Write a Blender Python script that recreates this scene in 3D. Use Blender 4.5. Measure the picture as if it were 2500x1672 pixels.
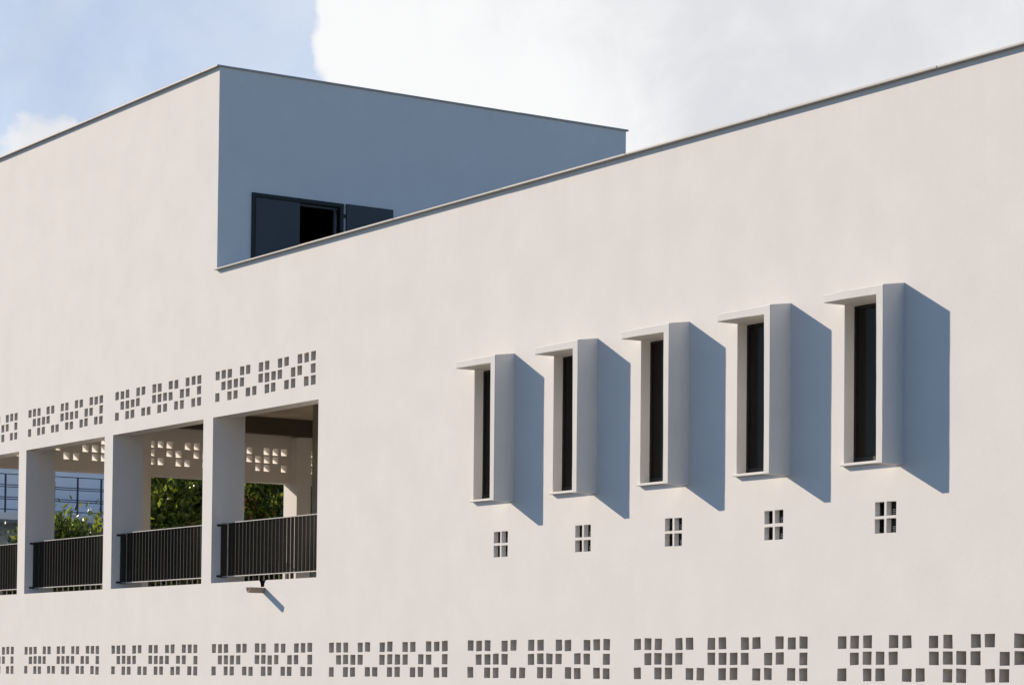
import bpy, bmesh, math, random
from mathutils import Matrix, Vector, noise
random.seed(7)
S = bpy.context.scene
for o in list(bpy.data.objects):
    bpy.data.objects.remove(o, do_unlink=True)
COL = S.collection
R = math.radians
Z0 = 3.05                                   # height of the eye (and of level 0 of the survey) above the ground

# ------------------------------------------------------------------ camera
CAM = Vector((42.6026, -19.7145, Z0))
cd = bpy.data.cameras.new('camera')
cam = bpy.data.objects.new('camera', cd)
COL.objects.link(cam)
cd.sensor_fit = 'HORIZONTAL'; cd.sensor_width = 36.0
cd.lens = 89.298; cd.shift_x = 0.0; cd.shift_y = 0.24534
cd.clip_start = 0.1; cd.clip_end = 3000
m = Matrix(((0.5562325, 0.0223722, 0.8307255), (0.8309675, -0.0269092, -0.5556698), (0.0099226, 0.9993875, -0.0335583)))
cam.matrix_world = Matrix.Translation(CAM) @ m.to_4x4()
S.camera = cam

# ------------------------------------------------------------------ light
SUN = Vector((2.33, 1.0, -1.15)).normalized()          # the way the light travels, measured from the fin shadows
sd = bpy.data.lights.new('sun', 'SUN'); sd.energy = 5.0; sd.angle = R(0.5); sd.color = (1.0, 0.846, 0.668)
sun = bpy.data.objects.new('sun', sd); COL.objects.link(sun)
sun.location = (-40, -20, 40)
sun.rotation_euler = SUN.to_track_quat('-Z', 'Y').to_euler()

W = bpy.data.worlds.new('World'); S.world = W; W.use_nodes = True
nt = W.node_tree; nt.nodes.clear()
def N(t, **k):
    n = nt.nodes.new(t)
    for a, b in k.items(): setattr(n, a, b)
    return n
def LK(a, b): nt.links.new(a, b)
wout = N('ShaderNodeOutputWorld'); bg = N('ShaderNodeBackground'); LK(bg.outputs[0], wout.inputs[0])
SKY_STRENGTH = 0.088
bg.inputs[1].default_value = SKY_STRENGTH
sky = N('ShaderNodeTexSky'); sky.sky_type = 'NISHITA'; sky.sun_disc = False
sky.sun_elevation = math.asin(-SUN.z); sky.sun_rotation = math.atan2(-SUN.x, -SUN.y)
sky.altitude = 50; sky.air_density = 1.0; sky.dust_density = 0.15; sky.ozone_density = 4.0
tc = N('ShaderNodeTexCoord')
def math_(op, a, b=None, clamp=False):
    n = N('ShaderNodeMath', operation=op, use_clamp=clamp)
    for i, x in enumerate((a, b)):
        if x is None: continue
        if isinstance(x, (int, float)): n.inputs[i].default_value = x
        else: LK(x, n.inputs[i])
    return n.outputs[0]
def noise_(vec, scale, detail, rough, dist=0.0):
    n = N('ShaderNodeTexNoise'); LK(vec, n.inputs['Vector'])
    n.inputs['Scale'].default_value = scale; n.inputs['Detail'].default_value = detail
    n.inputs['Roughness'].default_value = rough; n.inputs['Distortion'].default_value = dist
    return n.outputs['Fac']
def ramp_(x, a, b):
    n = N('ShaderNodeMapRange', interpolation_type='SMOOTHSTEP'); LK(x, n.inputs[0])
    n.inputs[1].default_value = a; n.inputs[2].default_value = b
    return n.outputs[0]
def dirn(az, el):                                     # azimuth in degrees left of +Y
    a, e = R(az), R(el)
    return (-math.sin(a) * math.cos(e), math.cos(a) * math.cos(e), math.sin(e))
# clouds: fractal cover over the whole dome; heaps (+) and gaps (-) stand where the photograph has them
d0 = tc.outputs['Generated']
n1 = noise_(d0, 17.0, 10.0, 0.62, 0.3)
n2 = noise_(d0, 2.2, 4.0, 0.5)
cover = math_('ADD', math_('MULTIPLY', math_('SUBTRACT', n1, 0.5), 1.5), math_('MULTIPLY', math_('SUBTRACT', n2, 0.72), 1.6))
LOBES = [(52.5, 14.5, 0.135, 1.25), (40, 13, 0.20, 1.0), (54.5, 21, 0.09, 0.6), (66.5, 11.4, 0.033, 0.85), (62.8, 13.3, 0.012, 0.60), (61.6, 13.6, 0.010, -0.35), (59.1, 14.2, 0.034, 0.52),
         (65.2, 16.5, 0.062, -0.8), (63.6, 12.6, 0.020, -0.35), (64.4, 14.3, 0.014, 0.22)]
for az, el, r, amp in LOBES:
    vm = N('ShaderNodeVectorMath', operation='DISTANCE'); LK(d0, vm.inputs[0]); vm.inputs[1].default_value = dirn(az, el)
    q = math_('DIVIDE', vm.outputs['Value'], r)
    g = math_('POWER', 2.718, math_('MULTIPLY', math_('MULTIPLY', q, q), -1.0))
    cover = math_('ADD', cover, math_('MULTIPLY', g, amp))
mask = ramp_(cover, 0.05, 0.46)
vm = N('ShaderNodeVectorMath', operation='DISTANCE'); LK(d0, vm.inputs[0]); vm.inputs[1].default_value = dirn(58, 12)      # thin veil round the big heap
veil = math_('MULTIPLY', ramp_(vm.outputs['Value'], 0.75, 0.12), math_('ADD', 0.42, math_('MULTIPLY', noise_(d0, 16.0, 6.0, 0.6, 0.8), 0.32)))
mask = math_('MAXIMUM', mask, veil)
shade = math_('ADD', math_('ADD', math_('MULTIPLY', noise_(d0, 8.0, 6.0, 0.6, 0.8), 0.55), math_('MULTIPLY', noise_(d0, 26.0, 6.0, 0.6, 0.6), 0.45)), -0.10)
for az, el, r, amp in [(59.6, 14.0, 0.060, 0.26), (55.0, 12.3, 0.035, 0.20), (51.8, 12.4, 0.030, -0.12), (47, 14.5, 0.05, -0.08)]:
    vm = N('ShaderNodeVectorMath', operation='DISTANCE'); LK(d0, vm.inputs[0]); vm.inputs[1].default_value = dirn(az, el)
    q = math_('DIVIDE', vm.outputs['Value'], r)
    shade = math_('ADD', shade, math_('MULTIPLY', math_('POWER', 2.718, math_('MULTIPLY', math_('MULTIPLY', q, q), -1.0)), amp))
mixc = N('ShaderNodeMix', data_type='RGBA'); LK(ramp_(shade, 0.24, 0.66), mixc.inputs['Factor'])
mixc.inputs['A'].default_value = (6.75, 6.75, 6.95, 1); mixc.inputs['B'].default_value = (8.75, 8.7, 8.65, 1)
mixw = N('ShaderNodeMix', data_type='RGBA'); LK(math_('MULTIPLY', mask, 0.96), mixw.inputs['Factor'])
tint = N('ShaderNodeMix', data_type='RGBA', blend_type='MULTIPLY'); tint.inputs['Factor'].default_value = 1.0       # daylight white balance of the photograph
LK(sky.outputs[0], tint.inputs['A']); tint.inputs['B'].default_value = (0.885, 1.0, 1.12, 1)
LK(tint.outputs['Result'], mixw.inputs['A']); LK(mixc.outputs['Result'], mixw.inputs['B'])
LK(mixw.outputs['Result'], bg.inputs[0])

S.view_settings.view_transform = 'Standard'; S.view_settings.look = 'None'
S.view_settings.gamma = 1.0; S.view_settings.use_curve_mapping = False
S.view_settings.exposure = 0.36

# ------------------------------------------------------------------ materials
def mat(name, col, rough=0.8, spec=0.5, metal=0.0, var=0.0, vscale=1.0, bump=0.0, bscale=60.0, streak=0.0, col2=None, mixscale=3.0):
    M = bpy.data.materials.new(name); M.use_nodes = True
    t = M.node_tree; b = t.nodes['Principled BSDF']
    b.inputs['Roughness'].default_value = rough; b.inputs['Specular IOR Level'].default_value = spec; b.inputs['Metallic'].default_value = metal
    b.inputs['Base Color'].default_value = (*col, 1)
    geo = t.nodes.new('ShaderNodeNewGeometry')
    pos = geo.outputs['Position']
    def nz(scale, detail, rg=0.55, vec=pos):
        n = t.nodes.new('ShaderNodeTexNoise'); t.links.new(vec, n.inputs['Vector'])
        n.inputs['Scale'].default_value = scale; n.inputs['Detail'].default_value = detail; n.inputs['Roughness'].default_value = rg
        return n.outputs['Fac']
    cur = None
    if col2:
        mx = t.nodes.new('ShaderNodeMix'); mx.data_type = 'RGBA'
        mr = t.nodes.new('ShaderNodeMapRange'); t.links.new(nz(mixscale, 4), mr.inputs[0]); mr.inputs[1].default_value = .4; mr.inputs[2].default_value = .62
        t.links.new(mr.outputs[0], mx.inputs['Factor'])
        mx.inputs['A'].default_value = (*col, 1); mx.inputs['B'].default_value = (*col2, 1)
        cur = mx.outputs['Result']
    if var:
        fac = nz(vscale, 6, 0.6)
        if streak:
            mp = t.nodes.new('ShaderNodeMapping'); mp.inputs['Scale'].default_value = (3.0, 3.0, 0.22); t.links.new(pos, mp.inputs['Vector'])
            ad = t.nodes.new('ShaderNodeMath'); ad.operation = 'ADD'
            ml = t.nodes.new('ShaderNodeMath'); ml.operation = 'MULTIPLY'; ml.inputs[1].default_value = streak
            t.links.new(nz(1.3, 5, 0.6, mp.outputs[0]), ml.inputs[0]); t.links.new(fac, ad.inputs[0]); t.links.new(ml.outputs[0], ad.inputs[1])
            fac = ad.outputs[0]; mid = 0.5 + 0.5 * streak
        else: mid = 0.5
        mr = t.nodes.new('ShaderNodeMapRange'); t.links.new(fac, mr.inputs[0])
        mr.inputs[1].default_value = mid - .28; mr.inputs[2].default_value = mid + .28
        mr.inputs[3].default_value = 1 - var; mr.inputs[4].default_value = 1 + var
        vm = t.nodes.new('ShaderNodeVectorMath'); vm.operation = 'SCALE'
        if cur: t.links.new(cur, vm.inputs[0])
        else: vm.inputs[0].default_value = col
        t.links.new(mr.outputs[0], vm.inputs['Scale']); cur = vm.outputs[0]
    if cur: t.links.new(cur, b.inputs['Base Color'])
    if bump:
        bp = t.nodes.new('ShaderNodeBump'); bp.inputs['Strength'].default_value = bump; bp.inputs['Distance'].default_value = 0.01
        t.links.new(nz(bscale, 5, 0.6), bp.inputs['Height']); t.links.new(bp.outputs[0], b.inputs['Normal'])
    return M

PLASTER = mat('white_plaster', (0.80, 0.775, 0.745), 0.92, 0.2, var=0.045, vscale=1.3, bump=0.14, bscale=18.0, streak=0.15)
HOOD = mat('hood_greyed_plaster', (0.762, 0.744, 0.714), 0.92, 0.2, var=0.04, vscale=2.5, bump=0.12, bscale=30.0)  # plaster greyed a little to imitate the weaker light on tilted hood faces
HOLE_SHADE = mat('shaded_hole_lining', (0.65, 0.615, 0.57), 0.95, 0.1, var=0.12, vscale=5.0, bump=0.2, bscale=30.0)  # front holes only: lining colour darkened to deepen the shade inside
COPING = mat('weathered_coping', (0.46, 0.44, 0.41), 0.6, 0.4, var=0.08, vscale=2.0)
CONCRETE = mat('raw_concrete', (0.47, 0.42, 0.345), 0.9, 0.2, var=0.14, vscale=1.4, bump=0.3, bscale=14.0, col2=(0.36, 0.315, 0.255), mixscale=0.9)
DARKBEAM = mat('brown_beam_paint', (0.105, 0.088, 0.07), 0.9, 0.2, var=0.1, vscale=1.5, bump=0.15, bscale=20)
FLOOR = mat('terrace_tile', (0.46, 0.40, 0.325), 0.8, 0.3, var=0.1, vscale=2.0)
BAR = mat('charcoal_metal', (0.038, 0.037, 0.032), 0.5, 0.25, var=0.15, vscale=9.0)
RAIL = mat('grey_metal_rail', (0.50, 0.49, 0.46), 0.45, 0.5, var=0.15, vscale=7.0)
FRAME = mat('dark_window_frame', (0.018, 0.018, 0.018), 0.5, 0.3, var=0.1, vscale=5.0)
GLASS = mat('dark_window_glass', (0.024, 0.020, 0.015), 0.12, 0.07, var=0.15, vscale=1.0)
SHUTTER = mat('slate_shutter', (0.062, 0.066, 0.074), 0.6, 0.4, var=0.08, vscale=1.5)
BITUMEN = mat('bitumen_lining', (0.022, 0.018, 0.016), 0.9, 0.2, var=0.2, vscale=8)
SPOUT = mat('beige_spout', (0.40, 0.31, 0.25), 0.7, 0.3, var=0.1, vscale=12)
DARKIN = mat('dark_louvre', (0.02, 0.019, 0.017), 0.7, 0.3, var=0.1, vscale=8)
GLINT = mat('pale_louvre_glint', (0.75, 0.73, 0.7), 0.5, 0.5, var=0.05, vscale=8)  # pale colour stands in for glints off the louvre edges
BLUEWALL = mat('neighbour_plaster', (0.82, 0.87, 0.90), 0.9, 0.2, var=0.05, vscale=0.7, bump=0.1, bscale=20)
BLUERAIL = mat('navy_metal', (0.035, 0.05, 0.09), 0.5, 0.5, var=0.1, vscale=6)
GROUND = mat('grey_asphalt', (0.075, 0.073, 0.07), 0.9, 0.2, var=0.12, vscale=0.4, bump=0.2, bscale=8)
BARK = mat('bark', (0.09, 0.065, 0.045), 0.9, 0.2, var=0.3, vscale=8, bump=0.5, bscale=20)
def leafmat(name, c, rough=0.3):
    M = mat(name, c, rough, 0.35, var=0.35, vscale=3.0)
    b = M.node_tree.nodes['Principled BSDF']
    t = M.node_tree; tr = t.nodes.new('ShaderNodeBsdfTranslucent'); tr.inputs[0].default_value = (c[0] * 2.6, c[1] * 2.6, c[2] * 1.6, 1)
    mx = t.nodes.new('ShaderNodeMixShader'); mx.inputs[0].default_value = 0.40
    t.links.new(b.outputs[0], mx.inputs[1]); t.links.new(tr.outputs[0], mx.inputs[2]); t.links.new(mx.outputs[0], t.nodes['Material Output'].inputs['Surface'])
    return M
LEAF_D = leafmat('leaf_dark_green', (0.045, 0.068, 0.017))
LEAF_G = leafmat('leaf_green', (0.115, 0.145, 0.026))
LEAF_R = leafmat('leaf_red', (0.15, 0.06, 0.018))

def weather(M, levels):
    """faint rain streaks that run down from ledges: (level z, reach)"""
    t = M.node_tree; b = t.nodes['Principled BSDF']; src = b.inputs['Base Color'].links[0].from_socket
    def nd(k): return t.nodes.new(k)
    def mth(op, a, c):
        n = nd('ShaderNodeMath'); n.operation = op
        for i, x in enumerate((a, c)):
            if isinstance(x, (int, float)): n.inputs[i].default_value = x
            else: t.links.new(x, n.inputs[i])
        return n.outputs[0]
    geo = nd('ShaderNodeNewGeometry'); sp = nd('ShaderNodeSeparateXYZ'); t.links.new(geo.outputs['Position'], sp.inputs[0])
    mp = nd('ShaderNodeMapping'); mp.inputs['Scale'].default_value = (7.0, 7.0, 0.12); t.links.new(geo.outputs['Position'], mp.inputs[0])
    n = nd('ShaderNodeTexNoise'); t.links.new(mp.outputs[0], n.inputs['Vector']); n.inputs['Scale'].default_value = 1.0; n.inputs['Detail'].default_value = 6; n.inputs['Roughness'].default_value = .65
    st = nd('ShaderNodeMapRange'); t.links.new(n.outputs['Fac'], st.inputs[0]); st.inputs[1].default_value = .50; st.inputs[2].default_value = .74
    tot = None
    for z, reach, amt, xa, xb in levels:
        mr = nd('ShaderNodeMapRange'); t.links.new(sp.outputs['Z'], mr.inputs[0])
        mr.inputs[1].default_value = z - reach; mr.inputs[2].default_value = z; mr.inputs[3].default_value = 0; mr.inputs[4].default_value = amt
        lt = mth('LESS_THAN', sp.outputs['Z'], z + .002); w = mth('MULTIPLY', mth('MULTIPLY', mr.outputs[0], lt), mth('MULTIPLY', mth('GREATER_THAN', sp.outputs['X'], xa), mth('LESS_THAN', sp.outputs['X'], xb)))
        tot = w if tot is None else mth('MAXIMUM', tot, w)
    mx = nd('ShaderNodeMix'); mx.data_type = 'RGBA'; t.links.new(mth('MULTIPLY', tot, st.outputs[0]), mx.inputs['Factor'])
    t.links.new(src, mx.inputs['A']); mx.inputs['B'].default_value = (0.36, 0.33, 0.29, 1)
    t.links.new(mx.outputs['Result'], b.inputs['Base Color'])
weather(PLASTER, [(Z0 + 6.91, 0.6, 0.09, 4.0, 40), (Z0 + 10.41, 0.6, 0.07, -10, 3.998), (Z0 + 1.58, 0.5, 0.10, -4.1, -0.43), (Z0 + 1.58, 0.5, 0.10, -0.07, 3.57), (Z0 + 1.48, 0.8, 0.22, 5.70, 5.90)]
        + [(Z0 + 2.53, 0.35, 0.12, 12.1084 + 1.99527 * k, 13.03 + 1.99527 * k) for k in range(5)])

# ------------------------------------------------------------------ helpers
def link(name, me, material, parent=None, recalc=True):
    o = bpy.data.objects.new(name, me); COL.objects.link(o)
    for mm in (material if isinstance(material, (list, tuple)) else [material]):
        if mm.name not in me.materials: me.materials.append(mm)
    if parent: o.parent = parent
    return o
def finish(name, bm, material, parent=None, recalc=True):
    if recalc: bmesh.ops.recalc_face_normals(bm, faces=bm.faces)
    me = bpy.data.meshes.new(name); bm.to_mesh(me); bm.free()
    return link(name, me, material, parent)
def box(bm, x0, x1, y0, y1, z0, z1):
    v = [bm.verts.new(p) for p in ((x0,y0,z0),(x1,y0,z0),(x1,y1,z0),(x0,y1,z0),(x0,y0,z1),(x1,y0,z1),(x1,y1,z1),(x0,y1,z1))]
    for f in ((0,1,5,4),(1,2,6,5),(2,3,7,6),(3,0,4,7),(4,5,6,7),(3,2,1,0)): bm.faces.new([v[i] for i in f])
def boxobj(name, b, material, parent=None, bevel=0.0):
    bm = bmesh.new(); box(bm, *b)
    if bevel: bmesh.ops.bevel(bm, geom=list(bm.edges), offset=bevel, segments=1, affect='EDGES', profile=0.5)
    return finish(name, bm, material, parent)
def empty(name, loc, label=None, cat=None, group=None):
    o = bpy.data.objects.new(name, None); COL.objects.link(o); o.location = loc; o.empty_display_size = 0.3
    if label: o['label'] = label; o['category'] = cat
    if group: o['group'] = group
    return o
FRONT = lambda u, d, z: (u, d, z + Z0)                       # facade: u = X, depth = Y
ENDW = lambda u, d, z: (-8.22 - d, u, z + Z0)                # end wall: u = Y, depth goes to -X
def slab(name, u0, u1, z0, z1, cuts, d0, d1, T, material, parent, keep=None, extra_u=(), extra_z=()):
    """solid slab with rectangular cuts (u0,u1,z0,z1,open): 'open' cuts get reveals, others are filled by a panel part"""
    us = sorted({round(x, 4) for x in [u0, u1, *extra_u] + [c for k in cuts for c in k[:2]]})
    zs = sorted({round(x, 4) for x in [z0, z1, *extra_z] + [c for k in cuts for c in k[2:4]]})
    nu, nz = len(us) - 1, len(zs) - 1
    def state(i, j):
        if i < 0 or j < 0 or i >= nu or j >= nz: return 2
        cu, cz = (us[i] + us[i+1]) / 2, (zs[j] + zs[j+1]) / 2
        for c in cuts:
            if c[0] < cu < c[1] and c[2] < cz < c[3]: return 2 if c[4] else 1
        if keep and not keep(cu, cz): return 2
        return 0
    bm = bmesh.new(); cache = {}
    def V(i, j, d):
        k = (i, j, d)
        if k not in cache: cache[k] = bm.verts.new(T(us[i], d, zs[j]))
        return cache[k]
    st = {(i, j): state(i, j) for i in range(-1, nu + 1) for j in range(-1, nz + 1)}
    for i in range(nu):
        for j in range(nz):
            if st[i, j]: continue
            bm.faces.new([V(i,j,d0), V(i+1,j,d0), V(i+1,j+1,d0), V(i,j+1,d0)])
            bm.faces.new([V(i,j,d1), V(i,j+1,d1), V(i+1,j+1,d1), V(i+1,j,d1)])
            for (a, b), (p, q) in {(-1,0):((i,j),(i,j+1)), (1,0):((i+1,j),(i+1,j+1)), (0,-1):((i,j),(i+1,j)), (0,1):((i,j+1),(i+1,j+1))}.items():
                if st[i+a, j+b] == 2:
                    bm.faces.new([V(*p,d0), V(*q,d0), V(*q,d1), V(*p,d1)])
    return finish(name, bm, material, parent)
def perforated(name, u0, u1, z0, z1, uc, zc, holes, w, h, d0, d1, T, material, parent, jit, rng, inner=0):
    """panel with separate square holes; uc / zc are the hole centre lists, holes a set of (col,row)"""
    ub = [u0] + [(uc[i] + uc[i+1]) / 2 for i in range(len(uc)-1)] + [u1]
    zb = [z0] + [(zc[i] + zc[i+1]) / 2 for i in range(len(zc)-1)] + [z1]
    bm = bmesh.new(); cache = {}
    def V(u, d, z):
        k = (round(u, 4), d, round(z, 4))
        if k not in cache: cache[k] = bm.verts.new(T(u, d, z))
        return cache[k]
    for i in range(len(uc)):
        for j in range(len(zc)):
            o = [(ub[i], zb[j]), (ub[i+1], zb[j]), (ub[i+1], zb[j+1]), (ub[i], zb[j+1])]
            if (i, j) not in holes:
                bm.faces.new([V(a, d0, b) for a, b in o]); bm.faces.new([V(a, d1, b) for a, b in reversed(o)])
                continue
            cx, cz = uc[i] + rng.uniform(-jit, jit) * .6, zc[j] + rng.uniform(-jit, jit) * .6
            ww, hh, a = w * (1 + rng.uniform(-.03, .03)), h * (1 + rng.uniform(-.03, .03)), rng.uniform(-jit, jit) * 3.0
            q = []
            for sx, sz in ((-1,-1),(1,-1),(1,1),(-1,1)):
                x, y = sx * ww / 2 + rng.uniform(-jit, jit) * .5, sz * hh / 2 + rng.uniform(-jit, jit) * .5
                q.append((cx + x - a * y, cz + y + a * x))
            for k in range(4):
                n = (k + 1) % 4
                bm.faces.new([V(o[k][0], d0, o[k][1]), V(o[n][0], d0, o[n][1]), V(q[n][0], d0, q[n][1]), V(q[k][0], d0, q[k][1])])
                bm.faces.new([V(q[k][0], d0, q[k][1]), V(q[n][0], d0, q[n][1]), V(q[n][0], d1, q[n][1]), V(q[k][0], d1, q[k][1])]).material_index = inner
                bm.faces.new([V(o[n][0], d1, o[n][1]), V(o[k][0], d1, o[k][1]), V(q[k][0], d1, q[k][1]), V(q[n][0], d1, q[n][1])])
    return finish(name, bm, material, parent)

# ------------------------------------------------------------------ ground
bm = bmesh.new()
vs = [bm.verts.new(p) for p in ((-500,-500,0),(500,-500,0),(500,500,0),(-500,500,0))]
bm.faces.new(vs)
g = finish('ground', bm, GROUND); g['kind'] = 'structure'

# ------------------------------------------------------------------ the white building
B = empty('white_building', (8, 4, 0), 'long white plastered building with a raised block, sun fins and pierced wall bands', 'building')
B.location = (0, 0, 0)
OL, OR = -0.0702, 3.5677           # opening edges inside a 4 m bay
OB, OT = 1.5793, 4.397
TE = 3.993                         # edge of the raised block
XL, XR = -8.55, 32.0
TH = 0.33                          # wall thickness
PILD = 0.615                       # pillar depth
TOP, TTOP = 6.900, 10.394          # wall tops under the copings
SL0, SL1 = 5.83, 6.25              # roof slab
FLZ = 1.47
# pattern of the pierced bands: 16 columns, rows from the bottom
PAT = {2: (0,1,2,4,5,7,8,10,11,13,14,15), 1: (1,2,3,4,7,8,9,10,12,13,15), 0: (0,2,3,5,6,8,9,11,12,14,15)}
HOLES = {(c, r) for r, cs in PAT.items() for c in cs}
CP, RP, HW, HH = 0.2206, 0.1885, 0.153, 0.149
def band(k0, z0, T, parent, rng, mirror=False, depth=(0.0, TH)):
    uc = [k0 + HW / 2 + CP * i for i in range(16)]
    zc = [z0 + HH / 2 + RP * j for j in range(3)]
    hs = {(15 - c, r) for c, r in HOLES} if mirror else HOLES
    return perforated('lattice_panel', k0 - 0.05, k0 + 3.462 + 0.05, z0 - 0.04, z0 + 2 * RP + HH + 0.04, uc, zc, hs, HW, HH, depth[0], depth[1], T, [PLASTER, HOLE_SHADE], parent, 0.008, rng, inner=0 if mirror else 1)
def bandcut(k0, z0): return (k0 - 0.05, k0 + 3.462 + 0.05, z0 - 0.04, z0 + 2 * RP + HH + 0.04, False)
U0, L0 = 4.648, 0.0195
WL, PW = 12.1084, 1.99527
WZ0, WZ1 = 2.557, 4.420
VX, VZ, VH = 0.5445, 1.719, 0.358          # vent: offset from WL, bottom, size
cuts = []
for k in (-2, -1, 0, 1):
    cuts.append((OL + 4*k, OR + 4*k, OB, OT, True)); cuts.append(bandcut(4*k, U0))
for k in range(-2, 8): cuts.append(bandcut(4*k, L0))
for k in range(5):
    x = WL + PW * k
    cuts.append((x, x + 0.915, WZ0 - 0.035, WZ1, True))
    cuts.append((x + VX - 0.02, x + VX + VH + 0.022, VZ - 0.02, VZ + VH + 0.02, False))
SC = (5.650, 5.917, 1.472, OB)
cuts.append((*SC, False))
slab('front_wall', XL, XR, -Z0, TTOP, cuts, 0.0, TH, FRONT, PLASTER, B, keep=lambda u, z: u < TE or z < TOP, extra_u=(TE,), extra_z=(TOP,))
rng = random.Random(3)
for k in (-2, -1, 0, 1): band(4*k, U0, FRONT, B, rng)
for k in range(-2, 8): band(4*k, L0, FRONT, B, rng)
# pillars behind the front wall
for k in (-1, 0, 1):
    boxobj('pillar', (OR + 4*k - 4, OL + 4*k, TH, PILD, Z0 + FLZ, Z0 + SL0), PLASTER, B)
# terrace floor, roof slab, side and inner walls
boxobj('terrace_floor', (-8.22, 7.60, TH, 12.55, Z0 + FLZ - 0.3, Z0 + FLZ), FLOOR, B)
boxobj('roof_slab', (-8.22, XR - 0.33, TH, 12.55, Z0 + SL0, Z0 + SL1), CONCRETE, B)
boxobj('inner_wall', (7.60, 7.90, TH, 4.19, 0, Z0 + SL0), PLASTER, B)
boxobj('inner_wall', (-0.094, 7.90, 4.19, 4.55, 0, Z0 + SL0), CONCRETE, B)
boxobj('inner_wall', (-0.094, 0.2, 4.55, 12.55, 0, Z0 + SL0), PLASTER, B)
boxobj('right_wall', (XR - 0.33, XR, TH, 12.88, 0, Z0 + TOP), PLASTER, B)
rc = [(OL + 4*k, OR + 4*k, OB, OT, True) for k in (-2, -1)]
slab('back_wall', XL, XR - 0.33, -Z0, TOP, rc, 12.55, 12.88, FRONT, PLASTER, B)
# end wall of the terrace (runs along Y)
ec = []
for k in (0, 1, 2):
    y = 4*k + 0.62
    ec.append((y + OL, y + OR, OB, OT, True)); ec.append(bandcut(y, U0))
slab('end_wall', TH, 12.55, -Z0, SL1, ec, 0.0, TH, ENDW, PLASTER, B)
for k in (0, 1, 2): band(4*k + 0.62, U0, ENDW, B, rng, mirror=True)
for k in (0, 1, 2, 3):
    y1 = 4*k + 0.62 + OL; y0 = max(y1 - 0.362, PILD + 0.002) if k else TH + 0.0
    if k == 0: continue
    boxobj('pillar', (-8.22, -7.935, y0, min(y1, 12.55), Z0 + FLZ, Z0 + 5.44), PLASTER, B)
boxobj('downstand_beam', (-8.05, -7.80, TH, 12.55, Z0 + 5.46, Z0 + SL0), DARKBEAM, B)

# raised block: side, back and left walls, roof, window
TW0 = SL1
slab('side_wall', TH, 8.607, TW0, TTOP, [(0.66, 2.44, 7.05, 8.30, True)], 0.0, 0.25, lambda u, d, z: (TE - d, u, z + Z0), PLASTER, B)
boxobj('side_wall', (XL, XL + 0.25, TH, 8.607, Z0 + TW0, Z0 + TTOP), PLASTER, B)
boxobj('rear_block_wall', (XL + 0.25, TE - 0.25, 8.357, 8.607, Z0 + TW0, Z0 + TTOP), PLASTER, B)
boxobj('block_roof', (XL + 0.25, TE - 0.25, TH, 8.357, Z0 + TTOP - 0.5, Z0 + TTOP - 0.25), CONCRETE, B)

# copings: separate lengths that lap
def coping(x0, x1, y0, y1, z, h, parent, mark):
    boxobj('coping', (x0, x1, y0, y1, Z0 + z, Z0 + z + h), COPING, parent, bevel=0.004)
P = 0.060
x = TE + 0.003; i = 0
while x < XR:
    e = min(x + 2.95, XR + P)
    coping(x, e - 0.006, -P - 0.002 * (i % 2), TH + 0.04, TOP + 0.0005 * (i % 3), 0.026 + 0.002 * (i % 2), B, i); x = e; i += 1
x = XL - P
while x < TE + 0.03:
    e = x + 3.0
    if e > TE - 0.6: e = TE + 0.03
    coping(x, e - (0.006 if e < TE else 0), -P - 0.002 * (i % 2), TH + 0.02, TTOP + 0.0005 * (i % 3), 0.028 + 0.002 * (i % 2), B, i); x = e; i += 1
    if e >= TE: break
y = TH + 0.024
while y < 8.65:
    e = min(y + 2.9, 8.655)
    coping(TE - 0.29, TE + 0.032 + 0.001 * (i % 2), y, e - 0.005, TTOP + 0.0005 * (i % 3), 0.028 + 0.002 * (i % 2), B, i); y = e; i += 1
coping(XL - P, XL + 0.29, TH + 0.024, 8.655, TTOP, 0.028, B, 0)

# window of the raised block (in the shaded side wall)
def tb(bm, y0, y1, z0, z1, x0, x1): box(bm, TE + x0, TE + x1, y0, y1, Z0 + z0, Z0 + z1)
bm = bmesh.new()
tb(bm, 0.645, 2.455, 8.245, 8.312, -0.10, 0.035); tb(bm, 0.645, 0.705, 7.05, 8.245, -0.10, 0.035); tb(bm, 2.385, 2.455, 7.05, 8.245, -0.10, 0.030)
tw = finish('block_window', bm, FRAME, B); tw['label'] = 'dark framed shuttered window in the shaded side of the raised block'
bm = bmesh.new(); tb(bm, 0.722, 1.585, 7.05, 8.238, -0.015, 0.018); finish('shutter', bm, SHUTTER, tw)
bm = bmesh.new(); tb(bm, 2.505, 3.455, 7.05, 8.315, 0.012, 0.055); finish('shutter', bm, SHUTTER, tw)
bm = bmesh.new(); tb(bm, 2.300, 2.330, 7.05, 8.200, -0.09, -0.04); tb(bm, 1.60, 2.384, 8.200, 8.240, -0.09, -0.05); finish('sash', bm, SHUTTER, tw)
bm = bmesh.new()
tb(bm, 2.456, 2.504, 8.07, 8.13, 0.014, 0.03); finish('hinge', bm, FRAME, tw)
bm = bmesh.new(); tb(bm, 2.456, 2.504, 7.32, 7.38, 0.014, 0.03); finish('hinge', bm, FRAME, tw)

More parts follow.
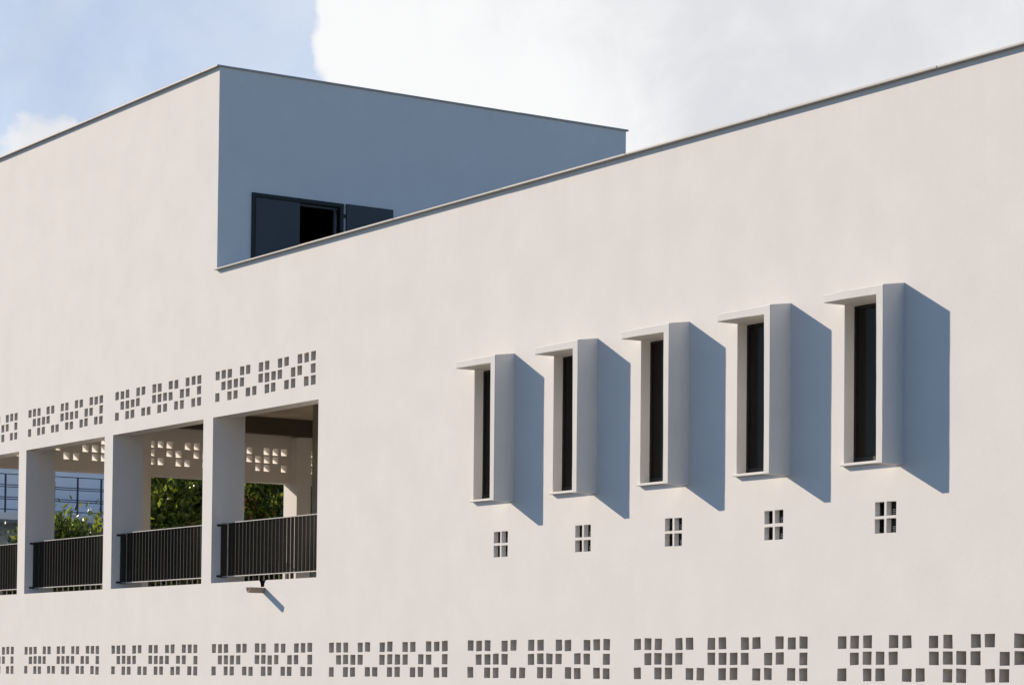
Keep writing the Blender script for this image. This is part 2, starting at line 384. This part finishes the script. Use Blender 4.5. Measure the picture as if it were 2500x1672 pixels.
# ------------------------------------------------------------------ slot windows with sunshade hoods
DARK_TOP = mat('darkened_hood_top', (0.27, 0.26, 0.245), 0.95, 0.1, var=0.2, vscale=6.0)  # unseen hood tops, darkened to weaken light bounced onto the wall above
def sunshade_mesh(seed):
    bm = bmesh.new(); F = -0.323
    prof = [(0.0, 4.42), (0.0, 4.515), (1.025, 4.515), (1.025, 2.485), (0.915, 2.485), (0.915, 4.42)]
    back = [(u, z + (0.045 if z > 4.5 else 0.0)) for u, z in prof]
    a = [bm.verts.new((u, F, z + Z0)) for u, z in prof]; b = [bm.verts.new((u, 0.0, z + Z0)) for u, z in back]
    bm.faces.new(a)
    for i in range(6):
        f = bm.faces.new([a[i], a[(i+1) % 6], b[(i+1) % 6], b[i]])
        if i == 1: f.material_index = 1
    bmesh.ops.bevel(bm, geom=[e for e in bm.edges if all(v in a for v in e.verts)], offset=0.007, segments=2, affect='EDGES', profile=0.5)
    bmesh.ops.subdivide_edges(bm, edges=[e for e in bm.edges if e.calc_length() > 0.6], cuts=9, use_grid_fill=True)
    for v in bm.verts:
        if v.co.y < -0.01:
            n = noise.noise_vector(Vector((v.co.x * 3 + seed * 9.1, v.co.y * 3, v.co.z * 4)))
            v.co += Vector((n.x * 0.0045, n.y * 0.002, n.z * 0.004))
    bmesh.ops.recalc_face_normals(bm, faces=bm.faces)
    me = bpy.data.meshes.new('sunshade'); bm.to_mesh(me); bm.free(); me.materials.append(HOOD); me.materials.append(DARK_TOP); return me
def mesh_boxes(name, boxes, material, bevel=0):
    bm = bmesh.new()
    for b in boxes: box(bm, *b)
    if bevel: bmesh.ops.bevel(bm, geom=list(bm.edges), offset=bevel, segments=1, affect='EDGES', profile=.5)
    bmesh.ops.recalc_face_normals(bm, faces=bm.faces)
    me = bpy.data.meshes.new(name); bm.to_mesh(me); bm.free(); me.materials.append(material); return me
za, zb = Z0 + WZ0, Z0 + WZ1
me_frame = mesh_boxes('slot_window', [(0.001, 0.032, 0.15, 0.20, za, zb - .001), (0.884, 0.914, 0.15, 0.20, za, zb - .001), (0.032, 0.884, 0.15, 0.20, zb - .035, zb - .001), (0.032, 0.884, 0.148, 0.20, za, za + .075)], FRAME)
me_pane = mesh_boxes('pane', [(0.032, 0.884, 0.168, 0.176, za + .075, zb - .035)], GLASS)
me_sill = mesh_boxes('sill', [(-0.012, 0.913, -0.056, 0.147, za - .034, za - .002)], PLASTER, 0.004)
for k in range(5):
    x = WL + PW * k
    w = link('slot_window', me_frame, FRAME, B); w.location.x = x
    for n, me, mm in (('pane', me_pane, GLASS), ('sill', me_sill, PLASTER), ('sunshade', sunshade_mesh(k), HOOD)):
        link(n, me, mm, w)
# vents of four square holes under them
for k in range(5):
    x = WL + PW * k + VX; hw = 0.1615; gp = VH - 2 * hw
    uc = [x + hw / 2, x + hw * 1.5 + gp]; zc = [VZ + hw / 2, VZ + hw * 1.5 + gp]
    v = perforated('vent', x - 0.02, x + VH + 0.022, VZ - 0.02, VZ + VH + 0.02, uc, zc, {(0,0),(1,0),(0,1),(1,1)}, hw, hw, 0.0, 0.075, FRONT, PLASTER, B, 0.003, rng)
    bm = bmesh.new()
    for s in range(9):
        zq = Z0 + VZ - 0.03 + s * 0.048
        box(bm, x - 0.04, x + VH + 0.04, 0.16, 0.166, zq, zq + 0.05)
    finish('louvre', bm, DARKIN, v)
    for j in range(2):  # small pale blocks added as painted glints behind the right-hand holes
        bm = bmesh.new()
        for s in range(4):
            zq = Z0 + zc[j] - hw / 2 + 0.006 + s * 0.021; o_ = 0.004 * (s % 2)
            box(bm, x + hw + gp + 0.012 + o_, x + hw + gp + 0.042 + o_, 0.082, 0.112, zq, zq + 0.008)
        finish('louvre_glint', bm, GLINT, v)

# ------------------------------------------------------------------ scupper and spout below the opening
bm = bmesh.new()
pl = [(5.719, 1.472), (5.713, 1.520), (5.690, 1.560), (5.664, OB)]; pr = [(5.838, 1.472), (5.846, 1.520), (5.872, 1.560), (5.905, OB)]
def fill(side, xe):
    pts = [(xe, 1.472), *side, (xe, OB)]
    f = [bm.verts.new((a, 0, b + Z0)) for a, b in pts]; bk = [bm.verts.new((a, TH, b + Z0)) for a, b in pts]
    bm.faces.new(f); bm.faces.new(list(reversed(bk)))
    n = len(pts)
    bm.faces.new([f[n-2], f[n-1], bk[n-1], bk[n-2]])
    inner = []
    for i in range(1, n - 2): inner.append(bm.faces.new([f[i], f[i+1], bk[i+1], bk[i]]))
    return inner
inn = fill(pl, SC[0]) + fill(pr, SC[1])
fl = [bm.verts.new(p) for p in ((5.719, 0, 1.4721 + Z0), (5.838, 0, 1.4721 + Z0), (5.838, TH, 1.4721 + Z0), (5.719, TH, 1.4721 + Z0))]
inn.append(bm.faces.new(fl))
for f in inn: f.material_index = 1
finish('scupper', bm, [PLASTER, BITUMEN], B)
bm = bmesh.new()
cx, cz, ro, ri = 5.806, Z0 + 1.458, 0.062, 0.048
rings = []
for yy in (0.004, -0.285):
    ring = []
    for rad in (ro, ri):
        ring.append([bm.verts.new((cx + rad * math.cos(a), yy, cz - (rad * 1.45) * math.sin(a))) for a in [math.pi * q / 12 for q in range(13)]])
    rings.append(ring)
for s in (0, 1):
    for q in range(12): bm.faces.new([rings[0][s][q], rings[0][s][q+1], rings[1][s][q+1], rings[1][s][q]])
for e in (0, 1):
    for q in range(12): bm.faces.new([rings[e][0][q], rings[e][0][q+1], rings[e][1][q+1], rings[e][1][q]])
for q in (0, 12): bm.faces.new([rings[0][0][q], rings[1][0][q], rings[1][1][q], rings[0][1][q]])
finish('drain_spout', bm, SPOUT, B)

# ------------------------------------------------------------------ railings: flat bars on edge between two rails
RZ0, RZ1 = Z0 + 1.690, Z0 + 2.612
me_bar = mesh_boxes('baluster', [(-0.005, 0.005, 0.0, 0.062, RZ0 + 0.013, RZ1 - 0.013)], BAR)
me_post = mesh_boxes('post', [(-0.006, 0.006, 0.0, 0.060, Z0 + OB - 0.10, RZ1 - 0.013)], BAR)
me_rails = mesh_boxes('railing', [(OL + 0.022, OR - 0.022, -0.004, 0.064, RZ1 - 0.013, RZ1), (OL + 0.022, OR - 0.022, -0.004, 0.064, RZ0, RZ0 + 0.013)], RAIL)
me_plate = mesh_boxes('end_plate', [(0.001, 0.020, -0.03, 0.085, RZ0 - 0.012, RZ1 - 0.02), (0.001, 0.018, -0.105, -0.031, RZ1 - 0.062, RZ1 - 0.026), (0.001, 0.018, -0.105, -0.031, RZ0 - 0.006, RZ0 + 0.030)], BAR)
def railing(u, dback, rot, parent):
    r = link('railing', me_rails, RAIL, parent)
    if rot: r.rotation_euler.z = R(90); r.location = (dback, u, 0)
    else: r.location = (u, dback, 0)
    for k in range(26):
        pst = k in (7, 17)
        b = link('post' if pst else 'baluster', me_post if pst else me_bar, BAR, r); b.location = (0.157 + 0.1285 * k, 0, 0)
    p = link('end_plate', me_plate, BAR, r); p.location.x = OL
    p = link('end_plate', me_plate, BAR, r); p.location.x = OR - 0.021
for k in (-2, -1, 0, 1): railing(4*k, 0.205, False, B)
for k in (0, 1, 2): railing(4*k + 0.62, -8.32, True, B)

# ------------------------------------------------------------------ neighbouring building seen through the terrace
NB = empty('neighbouring_building', (0, 0, 0), 'shaded blue-white building with a navy access railing beyond the terrace', 'building')
slab('wall', -6.0, 26.0, -Z0, 6.6, [], 0.0, 0.3, lambda u, d, z: (-21.0 - d, u, z + Z0), BLUEWALL, NB)
boxobj('wall', (-31.0, -21.3, -6.0, 26.0, 0, Z0 + 6.2), BLUEWALL, NB)
boxobj('access_gallery', (-20.998, -19.42, -5.0, 25.0, Z0 + 4.02, Z0 + 4.20), BLUEWALL, NB)
for y in (-3, 3, 15, 21):
    boxobj('gallery_post', (-19.7, -19.5, y, y + 0.2, 0, Z0 + 4.02), BLUEWALL, NB)
gr = empty('x', (0, 0, 0)); bpy.data.objects.remove(gr)
bm = bmesh.new(); X = -19.5
for z in (5.205, 4.925, 4.872, 4.607, 4.553, 4.290):
    box(bm, X - 0.012, X + 0.012, 3.0, 13.0, Z0 + z - 0.011, Z0 + z + 0.011)
gr = finish('access_railing', bm, BLUERAIL, NB)
mp = mesh_boxes('post', [(X + 0.014, X + 0.054, -0.020, 0.020, Z0 + 4.2, Z0 + 5.19)], BLUERAIL)
mp2 = mesh_boxes('post', [(X + 0.014, X + 0.064, -0.028, 0.028, Z0 + 4.2, Z0 + 5.06)], BLUERAIL)
for i in range(-5, 7):
    y = 7.29 + 0.675 * i
    p = link('post', mp2 if i % 4 == 0 else mp, BLUERAIL, gr); p.location.y = y

# ------------------------------------------------------------------ trees
def tube(bm, p0, p1, r0, r1, n=8):
    d = (p1 - p0).normalized(); a = d.orthogonal().normalized(); b = d.cross(a)
    r = [[bm.verts.new(p + (a * math.cos(t) + b * math.sin(t)) * rr) for t in [2 * math.pi * i / n for i in range(n)]] for p, rr in ((p0, r0), (p1, r1))]
    for i in range(n): bm.faces.new([r[0][i], r[0][(i+1) % n], r[1][(i+1) % n], r[1][i]])
def tree(x, y, crown_c, rad, clumps, per, leaf, label, seed, reds=0.12, greens=0.4, name='broadleaf_tree'):
    rg = random.Random(seed); t = empty(name, (x, y, 0), label, 'tree', None)
    cc = Vector(crown_c) - Vector((x, y, 0)); rad = Vector(rad)
    bm = bmesh.new(); top = Vector((rg.uniform(-.1, .1), rg.uniform(-.1, .1), cc.z - rad.z * .55))
    mid = top * .5 + Vector((rg.uniform(-.12, .12), rg.uniform(-.12, .12), 0))
    tube(bm, Vector((0, 0, -0.02)), mid, .15, .115); tube(bm, mid, top, .115, .085)
    cl = []
    while len(cl) < clumps:
        p = Vector((rg.uniform(-1, 1), rg.uniform(-1, 1), rg.uniform(-1, 1)))
        if p.length > 1 or p.length < .25: continue
        p *= rg.uniform(.82, 1.06); cl.append(cc + Vector((p.x * rad.x, p.y * rad.y, p.z * rad.z)))
    for c in cl[::max(1, clumps // 14)]:
        k = top.lerp(c, .5) + Vector((rg.uniform(-.15, .15), rg.uniform(-.15, .15), .1)); tube(bm, top - Vector((0, 0, .2)), k, .05, .03, 6); tube(bm, k, c, .03, .012, 6)
    finish('trunk', bm, BARK, t)
    V, F, MI = [], [], []
    for c in cl:
        out = (c - cc); out.normalize()
        red = rg.random() < reds; cr = rg.uniform(.26, .42)
        for _ in range(per):
            q = Vector((rg.gauss(0, 1), rg.gauss(0, 1), rg.gauss(0, 1))) * cr * .55 + c
            d = (Vector((rg.gauss(0, 1), rg.gauss(0, 1), rg.gauss(0, .8))) * .8 + out * .9 + Vector((0, 0, .15))).normalized()
            s = d.cross(Vector((rg.gauss(0, 1), rg.gauss(0, 1), rg.gauss(0, 1)))).normalized(); nrm = d.cross(s)
            L = leaf * rg.uniform(.7, 1.25); w = L * .21
            i = len(V)
            V += [q, q + d * L * .45 + s * w - nrm * L * .03, q + d * L * .45 - s * w - nrm * L * .03, q + d * L + nrm * L * -.14, q + d * L * .45 + nrm * L * .05]
            F += [(i, i+1, i+4), (i, i+4, i+2), (i+1, i+3, i+4), (i+4, i+3, i+2)]
            r_ = rg.random(); mi = 2 if (red and r_ < .6) else (1 if r_ < greens else 0)
            MI += [mi] * 4
    me = bpy.data.meshes.new('crown'); me.from_pydata([tuple(v) for v in V], [], F)
    me.polygons.foreach_set('material_index', MI); me.update()
    for mm in (LEAF_D, LEAF_G, LEAF_R): me.materials.append(mm)
    link('crown', me, [LEAF_D], t)
    return t
tree(-13.9, 8.2, (-13.9, 8.15, Z0 + 2.95), (1.25, 1.55, 2.55), 240, 70, .22, 'dense glossy green tree with reddish shoots behind the middle terrace opening', 11, .06, .55)
tree(-14.1, 11.1, (-14.1, 11.0, Z0 + 3.0), (1.35, 1.75, 2.6), 240, 66, .22, 'dark leafy tree behind the terrace opening beside the blank wall', 12, .06, .3)
tree(-14.0, 4.9, (-14.0, 4.95, Z0 + 2.2), (1.0, 1.05, 1.62), 210, 75, .17, 'low dark tree in front of the navy railing', 13, .10, .22)
tree(-13.6, 5.95, (-13.6, 6.0, Z0 + 2.75), (0.34, 0.36, 1.05), 26, 26, .17, 'young tree with large pale green leaves beside the low dark tree', 14, .1, .9)
tree(-15.2, 14.4, (-15.2, 14.4, Z0 + 2.8), (1.5, 1.7, 2.5), 190, 60, .19, 'leafy tree furthest from the street behind the terrace', 15, .08, .35)
tree(-16.6, 9.9, (-16.6, 9.8, Z0 + 2.6), (1.4, 2.0, 2.4), 190, 60, .19, 'leafy tree standing behind the two nearest trees', 16, .08, .35)
